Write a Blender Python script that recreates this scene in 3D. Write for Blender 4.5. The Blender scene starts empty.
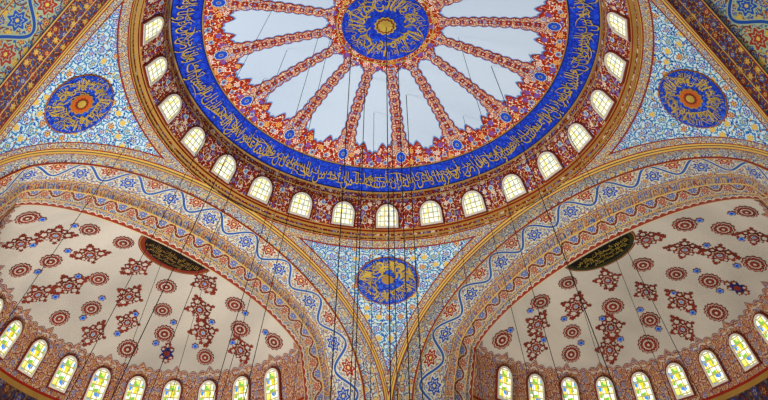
import bpy, numpy as np, math, random
from mathutils import Matrix, Vector
random.seed(4)
S=11.0
TH=math.radians(30)
c_,H_,F_,P_,ROLL,CX=1.881,2.161,654.1,-62.67,-0.008714,-0.002571
A_=1.053;Z0=-.09575;ZC=-.6804;ZM=1.226;W_=.3975;ZI=-.163;RS=.850;ZB=-.417
DEL=.018
D_=A_+W_
BB=(Z0-ZC)/math.sqrt(.5)
pi=math.pi
col0=bpy.context.scene.collection
sc=bpy.context.scene
sc.view_settings.view_transform='Standard'
try: sc.view_settings.look='Medium High Contrast'
except Exception as ex: print(ex)

# ------------------------------------------------------------------ nodes DSL
def L(c):
    r=[]
    for v in c[:3]:
        v=v/255.0
        r.append(v/12.92 if v<=.04045 else ((v+.055)/1.055)**2.4)
    return (r[0],r[1],r[2],1.0)
class E:
    def __init__(s,g,k): s.g=g; s.k=k
    def _m(s,op,*a): return s.g.m(op,s,*a)
    def __add__(s,o): return s._m('ADD',o)
    def __radd__(s,o): return s._m('ADD',o)
    def __sub__(s,o): return s._m('SUBTRACT',o)
    def __rsub__(s,o): return s.g.m('SUBTRACT',o,s)
    def __mul__(s,o): return s._m('MULTIPLY',o)
    def __rmul__(s,o): return s._m('MULTIPLY',o)
    def __truediv__(s,o): return s._m('DIVIDE',o)
    def lt(s,o): return s._m('LESS_THAN',o)
    def gt(s,o): return s._m('GREATER_THAN',o)
    def abs(s): return s._m('ABSOLUTE')
    def sin(s): return s._m('SINE')
    def cos(s): return s._m('COSINE')
    def fr(s): return s._m('FRACT')
    def fl(s): return s._m('FLOOR')
    def max(s,o): return s._m('MAXIMUM',o)
    def min(s,o): return s._m('MINIMUM',o)
class G:
    def __init__(s,name):
        s.mat=bpy.data.materials.new(name); s.mat.use_nodes=True
        s.t=s.mat.node_tree; s.n=s.t.nodes; s.l=s.t.links; s.n.clear()
    def put(s,sock,v):
        if isinstance(v,E): s.l.new(v.k,sock)
        else: sock.default_value=v
    def m(s,op,*a):
        n=s.n.new('ShaderNodeMath'); n.operation=op
        for i,x in enumerate(a): s.put(n.inputs[i],x)
        return E(s,n.outputs[0])
    def mix(s,f,a,b):
        n=s.n.new('ShaderNodeMix'); n.data_type='RGBA'
        s.put(n.inputs[0],f)
        s.put(n.inputs[6],a if isinstance(a,E) else L(a)); s.put(n.inputs[7],b if isinstance(b,E) else L(b))
        return E(s,n.outputs[2])
    def uv(s):
        n=s.n.new('ShaderNodeUVMap'); n.uv_map='UVMap'; return E(s,n.outputs[0])
    def xyz(s,v):
        n=s.n.new('ShaderNodeSeparateXYZ'); s.put(n.inputs[0],v); return [E(s,o) for o in n.outputs]
    def vec(s,x,y,z=0.0):
        n=s.n.new('ShaderNodeCombineXYZ'); s.put(n.inputs[0],x); s.put(n.inputs[1],y); s.put(n.inputs[2],z); return E(s,n.outputs[0])
    def vsub(s,a,b):
        n=s.n.new('ShaderNodeVectorMath'); n.operation='SUBTRACT'; s.put(n.inputs[0],a); s.put(n.inputs[1],b); return E(s,n.outputs[0])
    def attr(s,name):
        n=s.n.new('ShaderNodeAttribute'); n.attribute_name=name; return E(s,n.outputs['Fac'])
    def noise(s,v,scale,det=2):
        n=s.n.new('ShaderNodeTexNoise'); s.put(n.inputs['Vector'],v); n.inputs['Scale'].default_value=scale; n.inputs['Detail'].default_value=det
        return E(s,n.outputs[0])
    def vor(s,v,scale,rand=1.0,feat='F1'):
        n=s.n.new('ShaderNodeTexVoronoi'); n.voronoi_dimensions='2D'; n.feature=feat
        s.put(n.inputs['Vector'],v); n.inputs['Scale'].default_value=scale; n.inputs['Randomness'].default_value=rand
        if feat=='F1': return E(s,n.outputs['Distance']),E(s,n.outputs['Color']),E(s,n.outputs['Position'])
        return E(s,n.outputs['Distance'])
    def out(s,color,rough=.7,emis=None,estr=0,metal=0):
        b=s.n.new('ShaderNodeBsdfPrincipled'); o=s.n.new('ShaderNodeOutputMaterial')
        s.put(b.inputs['Base Color'],color if isinstance(color,E) else L(color))
        b.inputs['Roughness'].default_value=rough; b.inputs['Metallic'].default_value=metal
        b.inputs['Specular IOR Level'].default_value=.25
        if emis is not None:
            s.put(b.inputs['Emission Color'],emis if isinstance(emis,E) else L(emis)); b.inputs['Emission Strength'].default_value=estr
        s.l.new(b.outputs[0],o.inputs[0]); return s.mat
def plain(name,c,rough=.6,metal=0,var=.12):
    g=G(name); u=g.uv(); n=g.noise(u,1.3,3)
    d=tuple(int(x*(1-var*1.6)) for x in c)
    return g.out(g.mix(n,c,d),rough,metal=metal)
def pick(g,r,cols):
    o=cols[0]
    k=len(cols)
    for i in range(1,k): o=g.mix(r.gt(i/k),o,cols[i])
    return o
def arab(g,u,ground,vine,vine2,flowers,leaves,centre,s=1.0,pet=6,rand=.55,leafr=.30,leafp=.25):
    """scrolling floral paint: u uv vector in metres, s cells per metre"""
    col=ground
    de=g.vor(u,s*1.9,.9,'DISTANCE_TO_EDGE')
    col=g.mix(de.lt(.055),col,vine)
    d,c,p=g.vor(u,s,rand)
    rx,ry,_=g.xyz(g.vsub(u,p))
    ang=g.m('ARCTAN2',ry,rx)
    sp=(ang+d*17.0).sin()
    ringm=d.gt(.24)*sp.gt(.62)
    col=g.mix(ringm,col,vine2)
    d2,c2,p2=g.vor(u,s*3.4,1.0)
    r2,g2,b2=g.xyz(c2)
    lf=pick(g,r2,leaves)
    col=g.mix(d2.lt(leafr)*g2.gt(leafp),col,lf)
    r1,g1,b1=g.xyz(c)
    rr=d*(1.0+(ang*float(pet)).cos()*.28)
    fl=pick(g,r1,flowers)
    col=g.mix(rr.lt(.28),col,ground)
    col=g.mix(rr.lt(.23),col,fl)
    col=g.mix(rr.lt(.13),col,centre)
    col=g.mix(rr.lt(.07),col,fl)
    return col
def scroll(g,col,x,vm,half,k,ground,vine,fa,fb,centre,ext):
    """ordered running scroll: vm metres across the band, centred on 0"""
    ph=x*k
    sn=ph.sin()
    vy=vm-sn*(half*.62)
    steep=1.0+ph.cos().abs()*(half*k*.45)
    line=(vy.abs()/steep)
    col=g.mix(line.lt(.10)*vm.abs().lt(half),col,ground)
    col=g.mix(line.lt(.055)*vm.abs().lt(half),col,vine)
    idx=(ph/pi).fl()
    par=(idx*.5).fr().gt(.25)            # 0 / 1
    cx=(idx+.5)*(pi/k)
    cy=(par*2.0-1.0)*(half*.30)          # inside each curl
    dx=x-cx; dy=vm-cy
    d=g.m('SQRT',dx*dx+dy*dy)/ext
    a=g.m('ARCTAN2',dy,dx)
    rr=d*(1.0+(a*7.0).cos()*.20)
    fl=g.mix(par,fa,fb)
    col=g.mix(rr.lt(1.22),col,ground)
    col=g.mix(rr.lt(1.0),col,fl)
    col=g.mix(rr.lt(.66),col,ground)
    col=g.mix(rr.lt(.54),col,fl)
    col=g.mix(rr.lt(.22),col,centre)
    return col
def fade(g,u,col,to,amt,scale=.22):
    n=g.noise(u,scale,4)
    return g.mix(((n-.38)*2.6).max(0.0).min(1.0)*amt,col,to)
BLUE=(28,70,190);CREAM=(226,222,208);RUST=(136,54,36);GOLD=(226,190,84)

g=G('dome_plaster');u=g.uv()
col=g.mix(g.noise(u,.10,0),(214,226,236),(172,188,208))  # slow noise paints blue-grey shading into the panel colour
M_plaster=g.out(col,.9)
g=G('rust_floral');u=g.uv()
M_rust=g.out(arab(g,u,(180,56,24),(238,214,182),(120,36,20),[(230,222,208),(50,96,196),(230,186,108)],[(238,220,190),(112,32,18),(56,100,190),(216,112,54)],(190,56,28),s=1.8,leafp=.4),.7)
g=G('rib_floral');u=g.uv()
M_rib=g.out(arab(g,u,(214,188,160),(150,40,22),(148,40,22),[(180,54,28),(50,92,184),(172,56,30)],[(166,48,28),(230,208,174),(60,100,184)],(234,214,176),s=2.6),.7)
g=G('band_blue');u=g.uv()
M_band=g.out(fade(g,u,arab(g,u,(20,60,194),(28,80,212),(14,44,154),[(24,74,204),(14,46,162)],[(38,90,208),(12,40,146),(60,98,180)],(40,100,212),s=1.6),(12,32,116),.45),.6)
g=G('medallion_blue');u=g.uv()
M_med=g.out(arab(g,u,(26,64,176),(44,98,200),(16,42,136),[(40,94,196),(16,44,136)],[(66,116,196),(16,40,130),(150,140,92)],(50,104,204),s=2.2),.6)
M_gold=plain('gold_leaf',GOLD,.5,0,.28)
M_dgold=plain('dull_gold',(178,138,70),.5)
M_blue=plain('cobalt_paint',(34,84,206));M_dblue=plain('navy_paint',(28,42,110));M_red=plain('red_paint',(164,46,26));M_rustp=plain('rust_paint',RUST);M_plq=plain('plaque_brown',(34,24,18))
M_brick=plain('brick_paint',(160,64,44),var=.35)
M_orange=plain('orange_paint',(206,104,36))
M_cream=plain('cream_paint',CREAM);M_black=plain('black_paint',(20,20,14));M_lblue=plain('pale_blue_paint',(116,160,220));M_green=plain('green_paint',(60,58,34))

g=G('drum_floral');u=g.uv()
M_drum=g.out(arab(g,u,(156,50,28),(234,216,190),(108,32,18),[(234,226,208),(56,96,180),(132,36,22)],[(236,220,194),(108,32,18),(62,102,186),(208,156,72)],(212,164,76),s=2.1),.7)

g=G('pendentive_floral');u=g.uv();bd=g.attr('bd');x,y,_=g.xyz(u)
col=arab(g,u,(200,216,214),(36,96,176),(36,122,158),[(24,72,180),(36,120,164),(156,58,38),(30,84,190),(206,162,60)],[(40,112,190),(200,172,80),(20,58,150),(60,142,166),(146,72,48)],(232,204,96),s=1.6,rand=.25)
col=fade(g,u,col,(120,136,164),.22)
edge=arab(g,u,(200,190,150),(50,94,150),(130,60,46),[(146,52,34),(44,86,164)],[(56,100,168),(206,170,88),(144,62,44)],(222,204,136),s=2.8)
col=g.mix(bd.lt(.058),col,edge)
col=g.mix(bd.lt(.063)*bd.gt(.056),col,(136,50,34))
col=g.mix(bd.lt(.021),col,(138,48,32))
col=g.mix(bd.lt(.015),col,(206,168,84))
col=g.mix(bd.lt(.005),col,(60,56,70))
M_pend=g.out(col,.75)

def soffit(name,specs,lines,edge_red,fc,fa):
    g=G(name);u=g.uv();x,y,_=g.xyz(u);w=g.attr('bd')
    col=None
    for w0,args,sc_ in specs:
        c=arab(g,u,**args)
        if sc_:
            w1,kk,ext,fa_,fb_=sc_
            half=(w1-w0)/2*.45*S-.05
            c=scroll(g,c,x,(w-(w0+w1)/2)*(.45*S),half,kk,args['ground'],args['vine'],fa_,fb_,args['centre'],ext)
        col=c if col is None else g.mix(w.gt(w0),col,c)
    for a,b,cc in lines: col=g.mix(w.gt(a)*w.lt(b),col,cc)
    wav=w+(x*7.0).sin().abs()*.022
    col=g.mix(wav.gt(.965),col,(212,196,164))
    col=g.mix(wav.gt(.975),col,edge_red)
    col=g.mix(w.gt(.991),col,(200,174,124))
    col=fade(g,u,col,fc,fa,.15)
    return g.out(col,.75)
LV=[(46,92,166),(138,60,44),(186,154,82),(34,62,120),(72,132,152)]
A1=dict(ground=(190,192,172),vine=(44,84,150),vine2=(118,62,48),flowers=[(38,76,158),(142,50,36),(188,138,62)],leaves=LV,centre=(222,198,116),s=2.1,leafp=.45)
B1=dict(ground=(212,206,180),vine=(50,92,160),vine2=(150,104,80),flowers=[(156,62,42),(52,96,172)],leaves=[(148,72,54),(192,158,84),(60,108,184),(96,144,168)],centre=(230,206,130),s=1.9,pet=8,leafp=.45)
D1=dict(ground=(192,162,116),vine=(136,56,38),vine2=(70,96,146),flowers=[(54,90,156),(150,52,34)],leaves=[(152,62,40),(204,164,92),(56,92,156)],centre=(220,196,140),s=2.6)
C1=dict(ground=(194,180,148),vine=(126,54,40),vine2=(80,100,140),flowers=[(50,90,160),(146,56,38)],leaves=[(148,64,46),(190,154,84),(52,96,166),(108,50,38)],centre=(216,196,136),s=2.4,leafp=.45)
LN=[(0,.013,(210,168,80)),(.013,.026,(136,44,30)),(.085,.091,(130,48,34)),(.091,.099,(206,172,94)),(.236,.247,(134,46,32)),(.247,.260,(212,174,92)),(.260,.267,(54,70,116)),(.648,.655,(134,46,32)),(.655,.664,(206,172,94)),(.727,.738,(212,174,92)),(.738,.748,(138,46,32)),(.886,.894,(204,164,86))]
RD=(158,48,30);BL=(40,84,170)
M_soff=soffit('soffit_floral',[(0,A1,(.25,4.6,.20,RD,BL)) if False else (0,A1,None),(.255,B1,(.655,2.5,.36,RD,BL)),(.655,D1,None),(.735,C1,(.895,5.2,.19,BL,RD))],LN,(146,52,34),(100,102,110),.32)
A2=dict(ground=(118,48,34),vine=(196,158,76),vine2=(50,82,120),flowers=[(200,158,70),(50,92,160),(162,64,38)],leaves=[(188,144,60),(54,96,152),(60,92,152),(84,30,22)],centre=(210,180,98),s=2.2)
B2=dict(ground=(168,178,144),vine=(36,80,156),vine2=(130,56,40),flowers=[(36,80,174),(166,64,40),(206,162,56)],leaves=[(40,92,180),(196,154,60),(56,120,140),(146,56,38)],centre=(220,192,94),s=1.7)
M_soff2=soffit('soffit_floral_warm',[(0,A2,None),(.255,B2,(.655,2.5,.36,(166,60,36),BL)),(.735,A2,None)],LN,(120,44,32),(44,52,80),.4)

g=G('halfdome_plaster');u=g.uv()
col=g.mix(g.noise(u,.25,3),(208,198,182),(176,166,152))
M_half=g.out(fade(g,u,col,(120,116,114),.42),.9)
g=G('halfdome_fringe');u=g.uv()
M_fringe=g.out(arab(g,u,(190,160,132),(130,54,38),(126,50,36),[(62,92,158),(146,58,42),(146,54,38)],[(148,66,46),(118,50,36),(66,98,158),(198,164,100)],(206,176,104),s=2.5),.75)
g=G('lower_wall');u=g.uv();x,y,_=g.xyz(u)
colw=arab(g,u,(86,66,64),(34,44,84),(80,30,24),[(46,64,130),(110,36,26)],[(36,50,100),(124,100,70)],(160,132,76),s=1.6)
M_low=g.out(colw,.8)

def glass(name,seed,cols,st_,sc_,bars,lead):
    g=G(name);u=g.uv();x,y,_=g.xyz(u)
    v=g.vec(x+seed,y)
    d,c,p=g.vor(v,sc_,.5);r,gg,b=g.xyz(c)
    cc=pick(g,r,cols)
    gx=((x/bars+.5).fr()-.5).abs().gt(.41); gy=((y/bars).fr()-.5).abs().gt(.41)
    cc=g.mix(gx.max(gy),cc,lead)
    return g.out((30,30,30),.3,cc,st_)
M_glass=[glass('stained_glass_pale',0.0,[(250,250,240),(255,248,215),(250,228,140),(255,255,250),(224,228,200),(255,250,225),(196,214,226)],1.12,8.5,.26,(160,152,112)),
         glass('stained_glass_amber',3.7,[(255,255,245),(250,236,130),(244,204,44),(255,255,250),(120,180,66),(240,248,255),(70,136,206),(214,228,110),(255,252,220)],1.22,6.5,.32,(170,156,86))]
M_frame=plain('window_frame_plaster',(232,226,206))
M_cable=plain('cable_steel',(50,46,44))

# ------------------------------------------------------------------ geometry helpers
class MB:
    def __init__(s,mats): s.v=[];s.f=[];s.m=[];s.uv=[];s.a=[];s.mats=mats
    def add(s,vs,fs,mi,uvs,at=None):
        o=len(s.v); s.v+= [tuple(v) for v in vs]; s.uv+=[tuple(q) for q in uvs]
        s.a+= list(at) if at is not None else [0.0]*len(vs)
        for f in fs: s.f.append(tuple(i+o for i in f)); s.m.append(s.mats.index(mi))
    def obj(s,name,smooth=True):
        me=bpy.data.meshes.new(name); me.from_pydata(s.v,[],s.f)
        for m in s.mats: me.materials.append(m)
        me.polygons.foreach_set('material_index',s.m)
        if smooth: me.polygons.foreach_set('use_smooth',[True]*len(s.f))
        ul=me.uv_layers.new(name='UVMap')
        li=np.zeros(len(me.loops),int); me.loops.foreach_get('vertex_index',li)
        ul.data.foreach_set('uv',np.array(s.uv,float)[li].ravel())
        at=me.attributes.new('bd','FLOAT','POINT'); at.data.foreach_set('value',np.array(s.a,float))
        me.update()
        ob=bpy.data.objects.new(name,me); col0.objects.link(ob); return ob
def norm(v): return v/(np.linalg.norm(v)+1e-12)
class Surf:
    def __init__(s,fn,ref,sx=1,sy=1): s.fn=fn; s.ref=np.array(ref,float)*S; s.sx=sx; s.sy=sy
    def P(s,u,v): return np.array(s.fn(u,v),float)*S
    def fr(s,u,v):
        h=1e-4;p=s.P(u,v);a=(s.P(u+h,v)-s.P(u-h,v))/(2*h);b=(s.P(u,v+h)-s.P(u,v-h))/(2*h)
        n=norm(np.cross(a,b))
        if n@(s.ref-p)<0:n=-n
        return p,a,b,n
    def at(s,u0,v0,pts,off=0.02,rot=0,flip=1):
        """tangent-plane points (metres; x along +u, y along +v) -> surface points"""
        p,a,b,n=s.fr(u0,v0)
        e1=norm(a); e2=b-(b@e1)*e1; e2=norm(e2)
        J=np.array([[a@e1,b@e1],[a@e2,b@e2]]); Ji=np.linalg.inv(J)
        c,q=math.cos(rot),math.sin(rot); out=[]
        for x,y in pts:
            X,Y=(c*x-q*y)*s.sx,(q*x+c*y)*s.sy
            du,dv=Ji@np.array([X,Y])
            pp=s.P(u0+du,v0+dv); out.append(pp+n*off)
        return out
def grid(mb,fn,us,vs,mat,uvf,atf=None,off=0,ref=None,ringmats=None):
    nu,nv=len(us),len(vs);V=[];U=[];At=[]
    for v in vs:
        for u in us:
            p=np.array(fn(u,v),float)*S; V.append(p);U.append(uvf(u,v,p)); At.append(atf(u,v,p) if atf else 0.0)
    for j in range(nv-1):
        fs=[(j*nu+i,j*nu+i+1,(j+1)*nu+i+1,(j+1)*nu+i) for i in range(nu-1)]
        if j==0: mb.add(V,fs,(ringmats[j] if ringmats else mat),U,At); base=len(mb.v)-len(V)
        else:
            mi=mb.mats.index(ringmats[j] if ringmats else mat)
            for f in fs: mb.f.append(tuple(k+base for k in f)); mb.m.append(mi)
def decal(mb,sf,u0,v0,poly,mat,off=.02,rot=0,rings=2,cx=0,cy=0):
    n=len(poly);pts=[(cx,cy)]
    for k in range(1,rings+1): pts+=[(cx+x*k/rings,cy+y*k/rings) for x,y in poly]
    V=sf.at(u0,v0,pts,off,rot)
    fs=[(0,1+i,1+(i+1)%n) for i in range(n)]
    for k in range(1,rings):
        a=1+(k-1)*n;b=1+k*n
        fs+=[(a+i,b+i,b+(i+1)%n,a+(i+1)%n) for i in range(n)]
    mb.add(V,fs,mat,[(p[0]+u0*7,p[1]+v0*5) for p in pts])
def circ(r,n=32): return [(r*math.cos(2*pi*i/n),r*math.sin(2*pi*i/n)) for i in range(n)]
def scal(r,k,amp,n=64,sx=1,sy=1,sharp=False):
    o=[]
    for i in range(n):
        t=2*pi*i/n; q=abs(math.sin(k*t/2)); q=(1-q) if sharp else q
        rr=r*(1-amp+amp*q); o.append((rr*sx*math.cos(t),rr*sy*math.sin(t)))
    return o
def swoosh(L_,w,curv,a0,n=9):
    """tapered pen stroke as a list of paired points"""
    l=[];r=[];x=y=0;a=a0
    for i in range(n+1):
        t=i/n; ww=w*math.sin(pi*min(1,t*.9+.08))**.8
        nx,ny=-math.sin(a),math.cos(a)
        l.append((x+nx*ww/2,y+ny*ww/2));r.append((x-nx*ww/2,y-ny*ww/2))
        a+=curv/n;x+=math.cos(a)*L_/n;y+=math.sin(a)*L_/n
    return l,r
def band(mb,fn,us,va,vb,mat,ref,off,uvf=None,nv=2):
    V=[];U=[]
    for k in range(nv+1):
        for u in us:
            a,b=va(u),vb(u); v=a+(b-a)*k/nv
            p=np.array(fn(u,v))*S; n=norm(np.array(ref)*S-p); p=p+n*off
            V.append(p); U.append(uvf(u,v,p) if uvf else (p[0],p[1]))
    m=len(us);fs=[]
    for k in range(nv): fs+=[(k*m+i,k*m+i+1,(k+1)*m+i+1,(k+1)*m+i) for i in range(m-1)]
    mb.add(V,fs,mat,U)
def info(ob,label=None,cat=None,kind=None,group=None):
    if label: ob['label']=label
    if cat: ob['category']=cat
    if kind: ob['kind']=kind
    if group: ob['group']=group

# ------------------------------------------------------------------ arabic lettering
FORMS={'ا':(0xFE8D,2),'ب':(0xFE8F,4),'ت':(0xFE95,4),'ة':(0xFE93,2),'ح':(0xFEA1,4),'د':(0xFEA9,2),'ذ':(0xFEAB,2),'ر':(0xFEAD,2),'ز':(0xFEAF,2),'س':(0xFEB1,4),'ض':(0xFEBD,4),'ع':(0xFEC9,4),'غ':(0xFECD,4),'ف':(0xFED1,4),'ك':(0xFED9,4),'ل':(0xFEDD,4),'م':(0xFEE1,4),'ن':(0xFEE5,4),'ه':(0xFEE9,4),'و':(0xFEED,2),'ي':(0xFEF1,4),'أ':(0xFE83,2),'إ':(0xFE87,2),'ئ':(0xFE89,4),'ش':(0xFEB5,4),'ص':(0xFEB9,4),'ق':(0xFED5,4),'ط':(0xFEC1,4)}
def shape(s):
    res=[]
    for w in s.split(' '):
        o=[]
        for i,ch in enumerate(w):
            b,n=FORMS[ch]
            prev=i>0 and FORMS[w[i-1]][1]==4
            nxt=i<len(w)-1 and n==4
            if n==2: o.append(chr(b+(1 if prev else 0)))
            else: o.append(chr(b+(3 if prev and nxt else 2 if nxt else 1 if prev else 0)))
        res.append(''.join(o)[::-1])
    return ' '.join(res[::-1])
def textmesh(s,bold=.02):
    cu=bpy.data.curves.new('tmp','FONT'); cu.body=shape(s); cu.size=1; cu.offset=bold; cu.resolution_u=3; cu.space_word=.5
    o=bpy.data.objects.new('tmp',cu); col0.objects.link(o); bpy.context.view_layer.update()
    dg=bpy.context.evaluated_depsgraph_get(); me=bpy.data.meshes.new_from_object(o.evaluated_get(dg))
    v=np.array([w.co[:2] for w in me.vertices]); f=[tuple(p.vertices) for p in me.polygons]
    bpy.data.objects.remove(o); bpy.data.curves.remove(cu); bpy.data.meshes.remove(me)
    # brush slant and a lilting baseline, as in hand-drawn script
    v[:,1]+= .10*np.sin(v[:,0]*1.9)*(1-np.clip(v[:,1],0,1)*.6)
    v[:,0]+= -.16*v[:,1]
    return v,f
VERSE='إن الله يمسك السماوات والأرض أن تزولا ولئن زالتا إن أمسكهما من أحد من بعده إنه كان حليما غفورا'

# ------------------------------------------------------------------ DOME
RC=(.946**2+.179**2)/(2*.179)
def zdome(r): return .279-(RC-math.sqrt(RC*RC-r*r))
def fdome(az,r): return (r*math.sin(az),r*math.cos(az),zdome(r))
SD=Surf(fdome,(0,0,-1))
xy=lambda u,v,p:(p[0],p[1])
mb=MB([M_plaster,M_band,M_rust,M_rib,M_gold,M_dblue,M_red,M_cream,M_blue,M_lblue,M_drum,M_dgold,M_rustp])
N=224
az_=[2*pi*i/N for i in range(N+1)]
rr=[.001,.1,.2,.3,.4,.5,.6,.7,.76,.815,.85,.88,.91,.948]
grid(mb,fdome,az_,rr,None,xy,ringmats=[M_plaster]*9+[M_band]*4)
AZ0=math.radians(5.6)
az4=[2*pi*i/1920 for i in range(1921)]
ref=(0,0,-1)
def lob(az): return abs(math.cos(8*(az-AZ0)))
def rin(az,o=0):
    q=lob(az)
    cusp=1-abs(math.sin(24*(az-AZ0)))      # pointed cusps between three lobes
    return .752-.070*q**3-.050*cusp**1.5-.012*abs(math.sin(96*(az-AZ0)))-o
def rout(az,o=0):
    q=lob(az); return .250+.036*q**3+.012*abs(math.sin(32*(az-AZ0)))**.7+o
C=lambda x:(lambda u:x)
band(mb,fdome,az4,lambda a:rin(a,.018),C(.815),M_lblue,ref,.012)
band(mb,fdome,az4,lambda a:rin(a,.010),C(.815),M_red,ref,.02)
band(mb,fdome,az4,rin,C(.815),M_rust,ref,.03)
band(mb,fdome,az4,C(.19),lambda a:rout(a,.012),M_lblue,ref,.012)
band(mb,fdome,az4,C(.19),lambda a:rout(a,.005),M_red,ref,.02)
band(mb,fdome,az4,C(.19),rout,M_rust,ref,.03)
for r0,r1,m in [(.812,.817,M_dgold),(.817,.822,M_dblue),(.938,.942,M_dblue),(.942,.948,M_dgold),(.222,.228,M_gold)]:
    band(mb,fdome,az4[::3],C(r0),C(r1),m,ref,.04)
for k in range(16):
    a0=AZ0+k*2*pi/16
    rs_=[.25+.5*i/140 for i in range(141)]
    def wd(r,o=0):
        t=(r-.25)/.5
        return (.0130+.009*t+.022*max(0,t-.7)/.3*1.0+.012*max(0,.1-t)/.1+.0075*abs(math.sin(t*pi*11))+o)
    for o,m,off in [(.0080,M_lblue,.010),(.0048,M_red,.018),(0,M_rib,.034)]:
        V=[];U=[]
        for r in rs_:
            for sgn in (-1,0,1):
                a=a0+sgn*wd(r,o)/r; p=np.array(fdome(a,r))*S; p[2]-=off; V.append(p);U.append((sgn*wd(r)*S+k*3.1,r*S))
        fs=[]
        for i in range(140):
            for j in range(2): fs.append((i*3+j,i*3+j+1,i*3+3+j+1,i*3+3+j))
        mb.add(V,fs,m,U)
    for i in range(11):
        r=.25+.46*(i+.5)/11
        decal(mb,SD,a0,r,scal(.12+.006*i,4,.4,24,1,1.2),M_red,.045)
        decal(mb,SD,a0,r,scal(.055,6,.3,24),M_cream if i%2 else M_lblue,.055)
    for rad,m,off in [(.38,M_red,.045),(.35,M_cream,.055),(.30,M_blue,.065),(.13,M_lblue,.075),(.06,M_red,.085)]:
        decal(mb,SD,a0,.757,scal(rad,10,.14,40,.85,1.1),m,off)
    am=a0+pi/16
    for rad,m,off in [(.19,M_cream,.045),(.14,M_lblue,.055),(.07,M_red,.065)]:
        decal(mb,SD,am,.792,scal(rad,6,.3,36),m,off)
        for sg in (-1,1): decal(mb,SD,am+sg*.09,.785,scal(rad*.8,5,.35,30),m,off)
dome=mb.obj('central_dome'); info(dome,'shallow round dome with cream panels, sixteen red floral ribs and blue script band','dome','structure')
def ringtext(text,r_base,height,arc,mat,name,fsurf,off,mid=0,bold=.02,reps=1):
    v,f=textmesh(text,bold)
    x0,x1=v[:,0].min(),v[:,0].max();y0,y1=v[:,1].min(),v[:,1].max()
    mb=MB([mat])
    for k in range(reps):
        V=[];
        for x,y in v:
            az=mid+2*pi*k/reps+((x-x0)/(x1-x0)-.5)*arc/reps; r=r_base-(y-y0)/(y1-y0)*height
            p=np.array(fsurf(az,r))*S; p[2]-=off; V.append(p)
        mb.add(V,f,mat,[(p[0],p[1]) for p in V])
    return mb
m1=ringtext(VERSE,.937,.116,2*pi*.99,M_gold,'band_lettering',fdome,.07,mid=.1,bold=-.003,reps=3)
m2=ringtext(VERSE,.902,.078,2*pi*.99,M_gold,'band_lettering',fdome,.08,mid=.9,bold=-.006,reps=3)
m1.add(m2.v,m2.f,M_gold,m2.uv)
for k in range(190):
    az=2*pi*(k+random.random()*.6)/190; r=random.choice([.845,.855,.87,.905,.918])
    l,rr_=swoosh(random.uniform(.6,1.25),.05,random.choice([-1,1])*random.uniform(.8,1.9),random.uniform(-.5,.5)+random.choice([0,0,pi/2]))
    pts=SD.at(az,r,l+rr_,.09); n=len(l)
    if all(.828<math.hypot(p[0],p[1])/S<.934 for p in pts):
        m1.add(pts,[(i,i+1,n+i+1,n+i) for i in range(n-1)],M_gold,[(p[0],p[1]) for p in pts])
t=m1.obj('band_lettering',False); t.parent=dome; t['label']='gold interlaced Arabic verse running round the band'

prof=[(.946,.10),(.952,.098),(.953,.072),(.957,.068),(.958,.045),(1.015,-.060),(1.022,-.062),(1.024,-.070),(1.040,-.070),(1.042,-.080),(1.053,-.084),(1.053,-.0957)]
mb=MB([M_rust,M_dgold,M_drum,M_gold,M_red,M_cream,M_dblue,M_lblue])
cum=[0]
for i in range(1,len(prof)): cum.append(cum[-1]+math.dist(prof[i],prof[i-1]))
def fprof(az,k):
    i=min(int(k),len(prof)-2);t=k-i
    r=prof[i][0]*(1-t)+prof[i+1][0]*t;z=prof[i][1]*(1-t)+prof[i+1][1]*t
    return (r*math.sin(az),r*math.cos(az),z)
def luv(u,k,p):
    i=min(int(k),len(prof)-2);t=k-i; return (u*S,(cum[i]*(1-t)+cum[i+1]*t)*S)
grid(mb,fprof,az_,list(range(len(prof))),None,luv,ringmats=[M_dgold,M_drum,M_dgold,M_drum,M_drum,M_dgold,M_red,M_dgold,M_drum,M_dgold,M_drum])
def fcone(az,s): return fprof(az,4+s)
SCN=Surf(fcone,(0,0,-.2))
st=2*pi/28
def arch_outline(w,h,n=12):
    r=w/2; pts=[(-r,-h/2),(r,-h/2)]
    for i in range(n+1):
        t=pi*i/n; pts.append((r*math.cos(t),h/2-r+r*math.sin(t)))
    return pts
for k in range(28):
    a=(k+.5)*st
    for (r,m,o) in [(.17,M_cream,.02),(.13,M_red,.03),(.06,M_gold,.04)]:
        decal(mb,SCN,a,.66,scal(r,4,.25,24,.8,1.5),m,o)
    decal(mb,SCN,a,.2,scal(.16,3,.3,24),M_cream,.02); decal(mb,SCN,a,.2,scal(.09,6,.3,24),M_lblue,.03)
drum=mb.obj('drum_ring',False); info(drum,'red floral window ring with gilded cornices below the dome','drum','structure')

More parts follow.
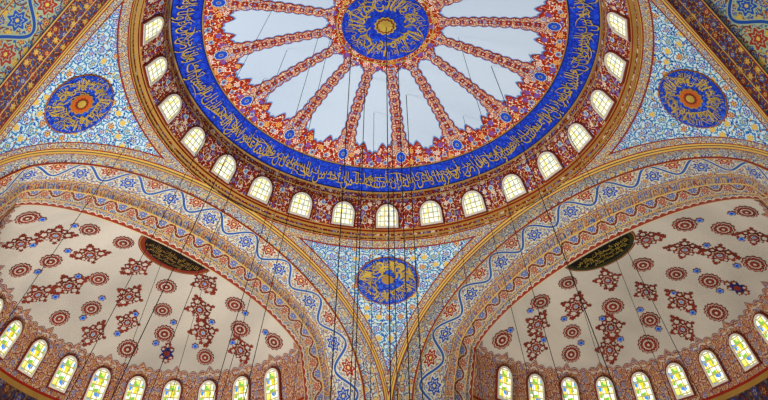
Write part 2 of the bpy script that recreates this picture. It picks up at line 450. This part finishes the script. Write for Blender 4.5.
# ------------------------------------------------------------------ windows
def win_meshes(w,h,fw,tag,glassmat):
    oo=arch_outline(w+.14,h+.14);o=arch_outline(w,h);i_=arch_outline(w-2*fw,h-2*fw);n=len(o)
    V=[(x,y,-.05) for x,y in oo]+[(x,y,.05) for x,y in oo]+[(x,y,.06) for x,y in o]+[(x,y,.10) for x,y in o]+[(x,y,.10) for x,y in i_]+[(x,y,.0) for x,y in i_]
    mb=MB([M_frame,M_rustp])
    f=lambda a:[(a*n+k,a*n+(k+1)%n,(a+1)*n+(k+1)%n,(a+1)*n+k) for k in range(n)]
    uv=[(v[0],v[1]) for v in V]
    mb.add(V,f(0)+f(1),M_rustp,uv); mb.add(V,f(2)+f(3)+f(4),M_frame,uv); fo=mb.obj('tmp',False)
    mb=MB([glassmat]);V=[(x,y,.02) for x,y in i_];mb.add(V,[tuple(range(n))],glassmat,[(v[0],v[1]) for v in V]); po=mb.obj('tmp',False)
    a,b=fo.data,po.data; a.name='frame_'+tag;b.name='pane_'+tag
    bpy.data.objects.remove(fo);bpy.data.objects.remove(po); return a,b
WN=[0]
def place_window(sf,u,v,meshes,label,group,off=.03):
    p,a,b,n=sf.fr(u,v); e1=norm(a); e2=norm(np.cross(n,e1))
    if e2[2]<0: e1=-e1;e2=-e2
    WN[0]+=1
    em=bpy.data.objects.new('window_%d'%WN[0],None); em.empty_display_size=.3; col0.objects.link(em)
    em.matrix_world=Matrix(((e1[0],e2[0],n[0],p[0]+n[0]*off),(e1[1],e2[1],n[1],p[1]+n[1]*off),(e1[2],e2[2],n[2],p[2]+n[2]*off),(0,0,0,1)))
    info(em,label,'window','structure',group)
    for nm,me in (('window_frame',meshes[0]),('glass_pane',meshes[1])):
        o=bpy.data.objects.new(nm,me); col0.objects.link(o); o.parent=em
ring_h=math.dist(prof[4],prof[5])*S
wm=win_meshes(1.22,ring_h*.92,.11,'ring',M_glass[0])
for k in range(-9,10):
    place_window(SCN,k*st+.001,.5,wm,'arched stained glass window in the red dome ring','windows in the dome ring')

# ------------------------------------------------------------------ PENDENTIVES
q=math.sqrt(.5)
def fpend(dirang):
    def f(al,s):
        rb=A_/math.cos(pi/4-abs(al)); chi0=math.asin(1.0499/(A_*math.sqrt(2))); chib=math.asin(min(1,rb/(A_*math.sqrt(2))))
        chi=chi0+(max(chib,chi0+.0005)-chi0)*s; r=A_*math.sqrt(2)*math.sin(chi); z=ZC+BB*math.cos(chi)
        return (r*math.sin(al+dirang),r*math.cos(al+dirang),z)
    return f
def pend_uv(d):
    def f(al,s,p):
        r=math.hypot(p[0],p[1]); return (al*r, (r-A_*S)-(p[2]/S-Z0)*S*.8)
    return f
def pend_at(d):
    n1=(math.sin(d+pi/4),math.cos(d+pi/4));n2=(math.sin(d-pi/4),math.cos(d-pi/4))
    def f(al,s,p):
        x,y=p[0]/S,p[1]/S; r=math.hypot(x,y); z=p[2]/S
        d1=A_-(n1[0]*x+n1[1]*y);d2=A_-(n2[0]*x+n2[1]*y)
        k=1.35+1.6*max(0,(Z0-z))/.58
        return min(min(d1,d2)*k,(r-1.049)*1.2+.012)
    return f
al_=[-pi/4+pi/2*i/160 for i in range(161)]
ss=[i/70 for i in range(71)]
lab={0:'blue and cream floral pendentive tapering down between two great arches',1:'blue floral pendentive with a round blue script medallion'}
for i,d in enumerate([0,-pi/2,pi/2,pi]):
    mb=MB([M_pend]);grid(mb,fpend(d),al_,ss,M_pend,pend_uv(d),pend_at(d))
    o=mb.obj('pendentive'); info(o,lab[0 if i==0 else 1],'pendentive','structure')

def fsph(x,y):
    r2=x*x+y*y; return (x,y,ZC+BB*math.sqrt(max(0,1-r2/(2*A_*A_))))
def ringtext_local(sf,u0,v0,text,rb,h,arc,mid,mat,off,rot,mb,bold=.012,reps=1):
    v,f=textmesh(text,bold);x0,x1=v[:,0].min(),v[:,0].max();y0,y1=v[:,1].min(),v[:,1].max()
    for k in range(reps):
        pts=[]
        for x,y in v:
            t=mid+2*pi*k/reps-((x-x0)/(x1-x0)-.5)*arc/reps; r=rb+(y-y0)/(y1-y0)*h; pts.append((r*math.cos(t),r*math.sin(t)))
        V=sf.at(u0,v0,pts,off,rot); mb.add(V,f,mat,pts)
def roundel(name,sf,u0,v0,R,rot,label,texts,core,cat='medallion',nsw=26,bm=None,sw=.034,glare=0):
    bm=bm or M_med
    em=bpy.data.objects.new(name,None); p=sf.P(u0,v0); em.location=p; col0.objects.link(em); info(em,label,cat)
    def fin(mb,nm,lb=None):
        o=mb.obj(nm,False); o.parent=em; o.matrix_parent_inverse=Matrix.Translation(-Vector(p))
        if lb:o['label']=lb
    mb=MB([bm]);decal(mb,sf,u0,v0,circ(R*.95,48),bm,.06,rot,4);fin(mb,'disc')
    mb=MB([M_gold,M_red,M_cream,M_dblue,M_dgold])
    for rad,m,off in [(R,M_red,.03),(R*.98,M_dgold,.04),(R*.96,M_dblue,.05)]: decal(mb,sf,u0,v0,scal(rad,40,.03,160),m,off,rot,4)
    fin(mb,'border','red and gold scalloped border')
    mb=MB([M_gold,M_red,M_dgold])
    for (tx,rb,h,arc,mid,reps,bo) in texts: ringtext_local(sf,u0,v0,tx,rb*R,h*R,arc,mid,M_gold,.08,rot,mb,reps=reps,bold=bo)
    for k in range(nsw+glare):
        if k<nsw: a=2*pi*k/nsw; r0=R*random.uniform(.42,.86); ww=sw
        else: a=pi+pi*(k-nsw+.5)/glare; r0=R*random.uniform(.25,.8); ww=sw*2.6  # wider gold strokes paint a glare over one half, not lettering
        l,r_=swoosh(R*random.uniform(.25,.55),R*ww,random.choice([-1,1])*random.uniform(1,2.2),a+random.choice([pi/2,.4,-.4]))
        pts=[(x+r0*math.cos(a),y+r0*math.sin(a)) for x,y in l+r_];n=len(l)
        if max(math.hypot(*p_) for p_ in pts)<R*.94 :
            mb.add(sf.at(u0,v0,pts,.09,rot),[(i,i+1,n+i+1,n+i) for i in range(n-1)],M_gold,pts)
    fin(mb,'lettering','gold interlaced Arabic script')
    mb=MB([M_gold,M_red,M_dgold,M_rustp,M_blue,M_orange])
    for rad,m,off in core: decal(mb,sf,u0,v0,scal(R*rad,12,.15,48),m,off,rot,2)
    fin(mb,'boss','gold rosette at the middle')
T1='الله نور السماوات والأرض'
tx4=[(T1,.34,.62,2*pi*.98,pi/2,1,.004),(T1,.62,.33,2*pi*.99,pi/2+.9,2,.0),(T1,.46,.28,2*pi*.99,pi/2+.2,2,.0)]
coreA=[(.36,M_dgold,.10),(.31,M_orange,.11),(.20,M_rustp,.12),(.13,M_gold,.13)]
roundel('script_medallion',Surf(fsph,(0,0,-1.0),.90,.95),-ZM,0.0,1.62,0,'round cobalt medallion of gold script with rust centre on pendentive',tx4,coreA,sw=.028,nsw=50)
roundel('script_medallion.001',Surf(fsph,(0,0,-1.0),.90,.95),ZM,0.0,1.62,0,'round cobalt medallion with tight gold script maze and orange centre',tx4,coreA,sw=.028,nsw=50)
roundel('script_medallion.002',Surf(fsph,(0,0,-1.0),1.08,.76),0.0001,ZM-.016,1.62,0,'cobalt medallion with gold script and painted glare strokes between two arches',tx4,[(.2,M_dgold,.10)],nsw=40,sw=.028,glare=34)
def fplan(x,y): return (x,y,zdome(math.hypot(x,y)))
SPL=Surf(fplan,(0,0,-1))
roundel('central_medallion',SPL,0.0,0.0,.212*S,0,'large cobalt medallion of gold script at the crown of the dome',
  [(T1,.32,.62,2*pi*.985,pi/2,1,.002),(T1,.62,.33,2*pi*.99,1.9,3,-.005),(T1,.44,.24,2*pi*.99,.9,2,-.003)],[(.25,M_gold,.10),(.21,M_rustp,.11),(.17,M_gold,.12)],nsw=52,bm=M_band,sw=.020)

# ------------------------------------------------------------------ half dome profile
HH=ZI-ZB;eW=.36
rw=RS*math.cos(eW); zw=ZB+HH*math.sin(eW)
def hprof(e):
    if e>=eW: return RS*math.cos(e),ZB+HH*math.sin(e)
    k=e/eW
    if k>=0: return RS*1.005+(rw-RS*1.005)*k,(ZB-.10)+(zw-ZB+.10)*k
    return RS*1.005,ZB-.10+k*.3
ns=[(-q,q),(q,q),(-q,-q),(q,-q)]
dels=[-DEL,DEL,DEL,-DEL]
# ------------------------------------------------------------------ ARCHES
def mold(w):
    o=0
    for c,h in ((.02,.008),(.25,.014),(.735,.014),(.895,.008)):
        d=abs(w-c)/.02
        if d<1: o+=h*math.cos(d*pi/2)
    return o
def arch_fn(n,dl):
    t_=(-n[1],n[0])
    def out_(k):
        ps=pi*k; t=A_*math.cos(ps); z=ZC+(Z0-ZC)*math.sin(ps); return np.array((n[0]*A_+t_[0]*t,n[1]*A_+t_[1]*t,z))
    def in_(k):
        sg=1 if k<=.5 else -1; kk=min(k,1-k)
        if kk<.075: e=eW*(-1+kk/.075)*.6
        elif kk<.175: e=eW*(kk-.075)/.1
        else: e=eW+(pi/2-eW)*(kk-.175)/.325
        r,z=hprof(e); t=r*sg+dl
        return np.array((n[0]*D_+t_[0]*t,n[1]*D_+t_[1]*t,z))
    def f(k,w):
        a,b=out_(k),in_(k); p=a+(b-a)*w
        m=mold(w)
        p[2]+= (.048*math.sin(pi*w)+(.014 if .27<w<.715 else 0)-m)*math.sin(pi*k)
        cx=np.array((n[0]*p.dot((n[0],n[1],0)),n[1]*p.dot((n[0],n[1],0)),p[2]))
        inw=cx-p; L2=np.linalg.norm(inw)
        if L2>1e-6: p+=inw/L2*m*abs(math.cos(pi*k))
        return tuple(p)
    return f
ks=[i/200 for i in range(201)]
ws=sorted(set([0,.01,.02,.03,.04,.07,.1,.14,.18,.225,.232,.24,.25,.26,.268,.275,.32,.39,.46,.53,.6,.66,.71,.716,.725,.735,.745,.753,.76,.82,.87,.88,.887,.895,.903,.91,.92,.95,.975,1]))
for i,n in enumerate(ns):
    f=arch_fn(n,dels[i])
    L_=[0];pp=np.array(f(0,.5))
    for k in ks[1:]:
        p2=np.array(f(k,.5));L_.append(L_[-1]+np.linalg.norm(p2-pp));pp=p2
    lut=dict(zip(ks,L_))
    ms=M_soff if i<2 else M_soff2
    mb=MB([ms]);grid(mb,f,ks,ws,ms,lambda k,w,p:(lut[k]*S,w*.45*S),lambda k,w,p:w)
    o=mb.obj('great_arch'); info(o,'broad arch soffit covered in cream, blue, red and gold floral bands','arch','structure')

# ------------------------------------------------------------------ HALF DOMES
def half_fn(n,dl):
    t_=(-n[1],n[0])
    def f(ph,e):
        r,z=hprof(e); c,s=math.cos(ph),math.sin(ph)
        return (n[0]*(D_+r*c)+t_[0]*(r*s+dl),n[1]*(D_+r*c)+t_[1]*(r*s+dl),z)
    return f
halfw=win_meshes(.98,1.62,.10,'half',M_glass[1])
for i,n in enumerate(ns):
    dl=dels[i]
    f=half_fn(n,dl)
    cref=(n[0]*D_,n[1]*D_,ZB-.3)
    SH=Surf(f,cref)
    mb=MB([M_half,M_fringe,M_low,M_red,M_rustp,M_cream,M_blue,M_dblue,M_gold,M_dgold,M_black,M_green,M_lblue,M_brick,M_plq])
    phs=[-pi/2+pi*j/96 for j in range(97)]
    es=[-2.2*eW,-1.0*eW,-.12*eW,-.04*eW,0,.25*eW,.5*eW,.75*eW,eW]+[eW+(pi/2-.002-eW)*j/26 for j in range(1,27)]
    rm=[M_low,M_low,M_dgold,M_red]+[M_fringe]*4+[M_half]*26
    def huv(ph,e,p): return (ph*RS*S*(max(.15,math.cos(e))), e/eW*2.0 if e<eW else 2.0+(e-eW)*6)
    grid(mb,f,phs,es,None,huv,ringmats=rm)
    if i<2:
        us=[-pi/2+pi*j/1600 for j in range(1601)]
        dph=pi/13.8
        sgn=-1 if i==0 else 1
        PH0=.03*sgn*-1
        def tip(u,o=0):
            x=((u-PH0)/dph)%1.0
            a=abs(x-.5)*2
            return eW-.03+o+.06*a**3+.035*abs(math.cos((u-PH0)/dph*pi*4))
        fru=lambda u,v,p:(u*RS*S,v*6)
        band(mb,f,us,C(eW*.9),lambda u:tip(u,.050),M_brick,cref,.02,fru)
        band(mb,f,us,C(eW*.9),lambda u:tip(u,.042),M_half,cref,.03,fru)
        band(mb,f,us,C(eW*.9),lambda u:tip(u,.034),M_brick,cref,.035,fru)
        band(mb,f,us,C(eW*.9),lambda u:tip(u,.026),M_fringe,cref,.04,fru)
        rnd=random.Random(7+i)
        def ros(ph,e,R,kind):
            if kind==0:
                kk=rnd.choice([12,14,16])
                for r,m,o in [(1,M_brick,.03),(.88,M_half,.04),(.80,M_brick,.05),(.54,M_half,.06),(.40,M_brick,.07),(.14,M_half,.08)]: decal(mb,SH,ph,e,scal(R*r,kk,.15,80),m,o)
            elif kind==1:
                for dx,dy,s_ in [(0,1.0,.60),(0,-1.0,.60),(.85,.05,.5),(-.85,.05,.5),(.55,.65,.34),(-.55,.65,.34),(.55,-.65,.34),(-.55,-.65,.34),(0,1.65,.28),(0,-1.65,.28),(1.35,.05,.22),(-1.35,.05,.22),(.4,1.3,.2),(-.4,1.3,.2),(.4,-1.3,.2),(-.4,-1.3,.2)]:
                    decal(mb,SH,ph,e,scal(R*s_,5,.45,30),M_brick,.03,cx=dx*R,cy=dy*R)
                    if s_>.3: decal(mb,SH,ph,e,scal(R*s_*.5,5,.3,20),M_half,.05,cx=dx*R,cy=dy*R)
                for r,m,o in [(.78,M_brick,.06),(.64,M_half,.07),(.54,M_brick,.08),(.26,M_half,.09),(.16,M_lblue,.10)]: decal(mb,SH,ph,e,scal(R*r,8,.3,64,.85,1.1),m,o)
            elif kind==2:
                for r,m,o in [(1,M_brick,.03),(.78,M_lblue,.04),(.4,M_blue,.05)]: decal(mb,SH,ph,e,scal(R*r,6,.3,48),m,o)
            else:
                for dx,dy,s_ in [(0,0,.8),(0,.95,.45),(0,-.95,.45),(.5,.5,.35),(-.5,-.5,.35),(.5,-.5,.35),(-.5,.5,.35),(0,1.45,.2)]:
                    decal(mb,SH,ph,e,scal(R*s_,6,.45,36),M_dblue if s_==.8 else M_brick,.03,cx=dx*R,cy=dy*R)
                    decal(mb,SH,ph,e,scal(R*s_*.5,6,.3,24),M_brick if s_==.8 else M_half,.05,cx=dx*R,cy=dy*R)
        rows=[(.59,11,.5,(0,1)),(.82,9,0,(1,0)),(1.04,7,.5,(0,1)),(1.26,4,.5,(1,0))]
        for ri,(e,cnt,sh,kds) in enumerate(rows):
            step=pi/cnt
            for j in range(cnt+1):
                ph=-pi/2+(j+sh)*step; kd=kds[j%2]
                R=.60 if kd==0 else .56
                if abs(ph)>pi/2-.12: continue
                if kd==1 and ri==0 and j==3: kd=3
                ros(ph,e+(.02 if kd else -.01),R*rnd.uniform(.86,1.08),kd)
        for e,cnt,sh in [(.70,10,.5),(.93,8,.5)]:
            for j in range(cnt+1):
                ph=-pi/2+(j+sh)*pi/cnt
                if abs(ph)<pi/2-.1: ros(ph,e,.22,2)
        t_=(-n[1],n[0])
        def fh(x,y):
            xx=x-dl*.7
            r2=min(.999,(xx*xx+y*y)/RS**2); return (n[0]*(D_+y)+t_[0]*(xx+dl),n[1]*(D_+y)+t_[1]*(xx+dl),ZB+HH*math.sqrt(1-r2))
        def halfell(a,b): return [(a*math.cos(pi*k/40),b*math.sin(pi*k/40)) for k in range(41)]
        for a,b,m,o in [(.200,.145,M_brick,.03),(.194,.139,M_dgold,.04),(.190,.135,M_green if i else M_rustp,.05),(.168,.114,M_black if i else M_plq,.06)]:
            V=[np.array(fh(0,0.002))*S-np.array((0,0,o))]
            for k in range(1,6): V+=[np.array(fh(x*k/5,max(.002,y*k/5)))*S-np.array((0,0,o)) for x,y in halfell(a,b)]
            fs=[(0,1+j,2+j) for j in range(40)]
            for k in range(1,5): fs+=[(1+(k-1)*41+j,1+k*41+j,2+k*41+j,2+(k-1)*41+j) for j in range(40)]
            mb.add(V,fs,m,[(v[0],v[1]) for v in V])
        v,fc=textmesh(T1,-.004);x0,x1=v[:,0].min(),v[:,0].max();y0,y1=v[:,1].min(),v[:,1].max()
        for (wd_,ya,hh) in [(.30,.004,.048),(.25,.034,.044),(.17,.066,.036)]:
            V=[]
            for x,y in v:
                X=-((x-x0)/(x1-x0)-.5)*wd_
                V.append(np.array(fh(X,ya+(1-(y-y0)/(y1-y0))*hh))*S-np.array((0,0,.08)))
            mb.add(V,fc,M_gold if i else M_dgold,[(v_[0],v_[1]) for v_ in V])
    o=mb.obj('half_dome')
    info(o,'pale half dome scattered with red rosettes above a row of arched windows','half dome','structure')
    if i<2:
        for k in range(-6,7):
            ph=k*dph+PH0
            if abs(ph)<pi/2-.03: place_window(SH,ph,eW*.5,halfw,'arched stained glass window at the foot of a half dome','windows at the half dome foot',off=.12)

# ------------------------------------------------------------------ cables
def cable(x,y,top,r,spread=1.0):
    n=6;V=[];zt=top*S;zbm=-20.0
    for z,k in ((zt,1.0),(zbm,spread)): V+=[(x*k*S+r*math.cos(2*pi*i/n),y*S+r*math.sin(2*pi*i/n),z) for i in range(n)]
    mb=MB([M_cable]);mb.add(V,[(i,(i+1)%n,n+(i+1)%n,n+i) for i in range(n)],M_cable,[(v[2],v[0]) for v in V])
    o=mb.obj('chandelier_cable',False);info(o,'thin dark steel cable hanging from the painted vault','cable',None,'chandelier cables')
cable(.004,0,.262,.018)
cabs=[(-.16,.1,1,1.0),(-.1,.3,1,1.05),(.06,.22,1,1.0),(.1,.4,1,1.1),(-.06,.5,0,1.0),(-.30,.0,0,1.7),(-.46,.1,0,1.6),(-.58,.25,1,1.6),(-.78,-.1,0,1.5),(.34,.05,0,1.5),(.5,.2,1,1.45),(.66,.1,0,1.4),(-.38,.4,0,1.6),(.38,.5,0,1.4),(-.22,-.1,0,1.8),(-.13,.7,1,1.1),(-.5,-.15,0,1.7),(.03,.66,1,1.0)]
for x,y,b,sp in cabs: cable(x,y,zdome(math.hypot(x,y))-.009,.018 if b else .011,sp)
for a in (-62,-49,-22,20,48,61):
    a=math.radians(a+.8); cable(.954*math.sin(a),.954*math.cos(a),.068,.010,1.12)

# ------------------------------------------------------------------ light
w=bpy.data.worlds.new('World');sc.world=w;w.use_nodes=True
bg=w.node_tree.nodes['Background'];bg.inputs[0].default_value=(.93,.97,1.0,1);bg.inputs[1].default_value=.54
def area(loc,tgt,size,power,colr):
    ld=bpy.data.lights.new('fill_light','AREA');ld.shape='DISK';ld.size=size;ld.energy=power;ld.color=colr
    o=bpy.data.objects.new('added_uplight',ld);col0.objects.link(o);o.location=loc  # unseen area lights added to brighten the vault, not real fixtures
    d=Vector(tgt)-Vector(loc);o.rotation_euler=d.to_track_quat('-Z','Y').to_euler()
area((-16,0,-25),(1,3,2),5,4800,(.98,.98,1))  # added side light, gives the dome a gradient
area((-8,10,-24),(-14,17,-5),4,750,(1,.85,.62))  # added warm pair that brightens the half domes
area((8,10,-24),(14,17,-5),4,750,(1,.85,.62))
# ------------------------------------------------------------------ camera
cd=bpy.data.cameras.new('camera');cam=bpy.data.objects.new('camera',cd);col0.objects.link(cam)
s,c=math.sin(TH),math.cos(TH);Fw=np.array((0,s,c));Up=np.array((0,-c,s));X=np.array((1.,0,0))
cr,sr=math.cos(ROLL),math.sin(ROLL)
X2=cr*X+sr*Up;U2=-sr*X+cr*Up
loc=np.array((CX,-c_,-H_))*S
cam.matrix_world=Matrix(((X2[0],U2[0],-Fw[0],loc[0]),(X2[1],U2[1],-Fw[1],loc[1]),(X2[2],U2[2],-Fw[2],loc[2]),(0,0,0,1)))
cd.sensor_width=36;cd.sensor_fit='HORIZONTAL';cd.lens=F_/768*36;cd.shift_y=(P_-200)/768;cd.clip_end=500
sc.camera=cam
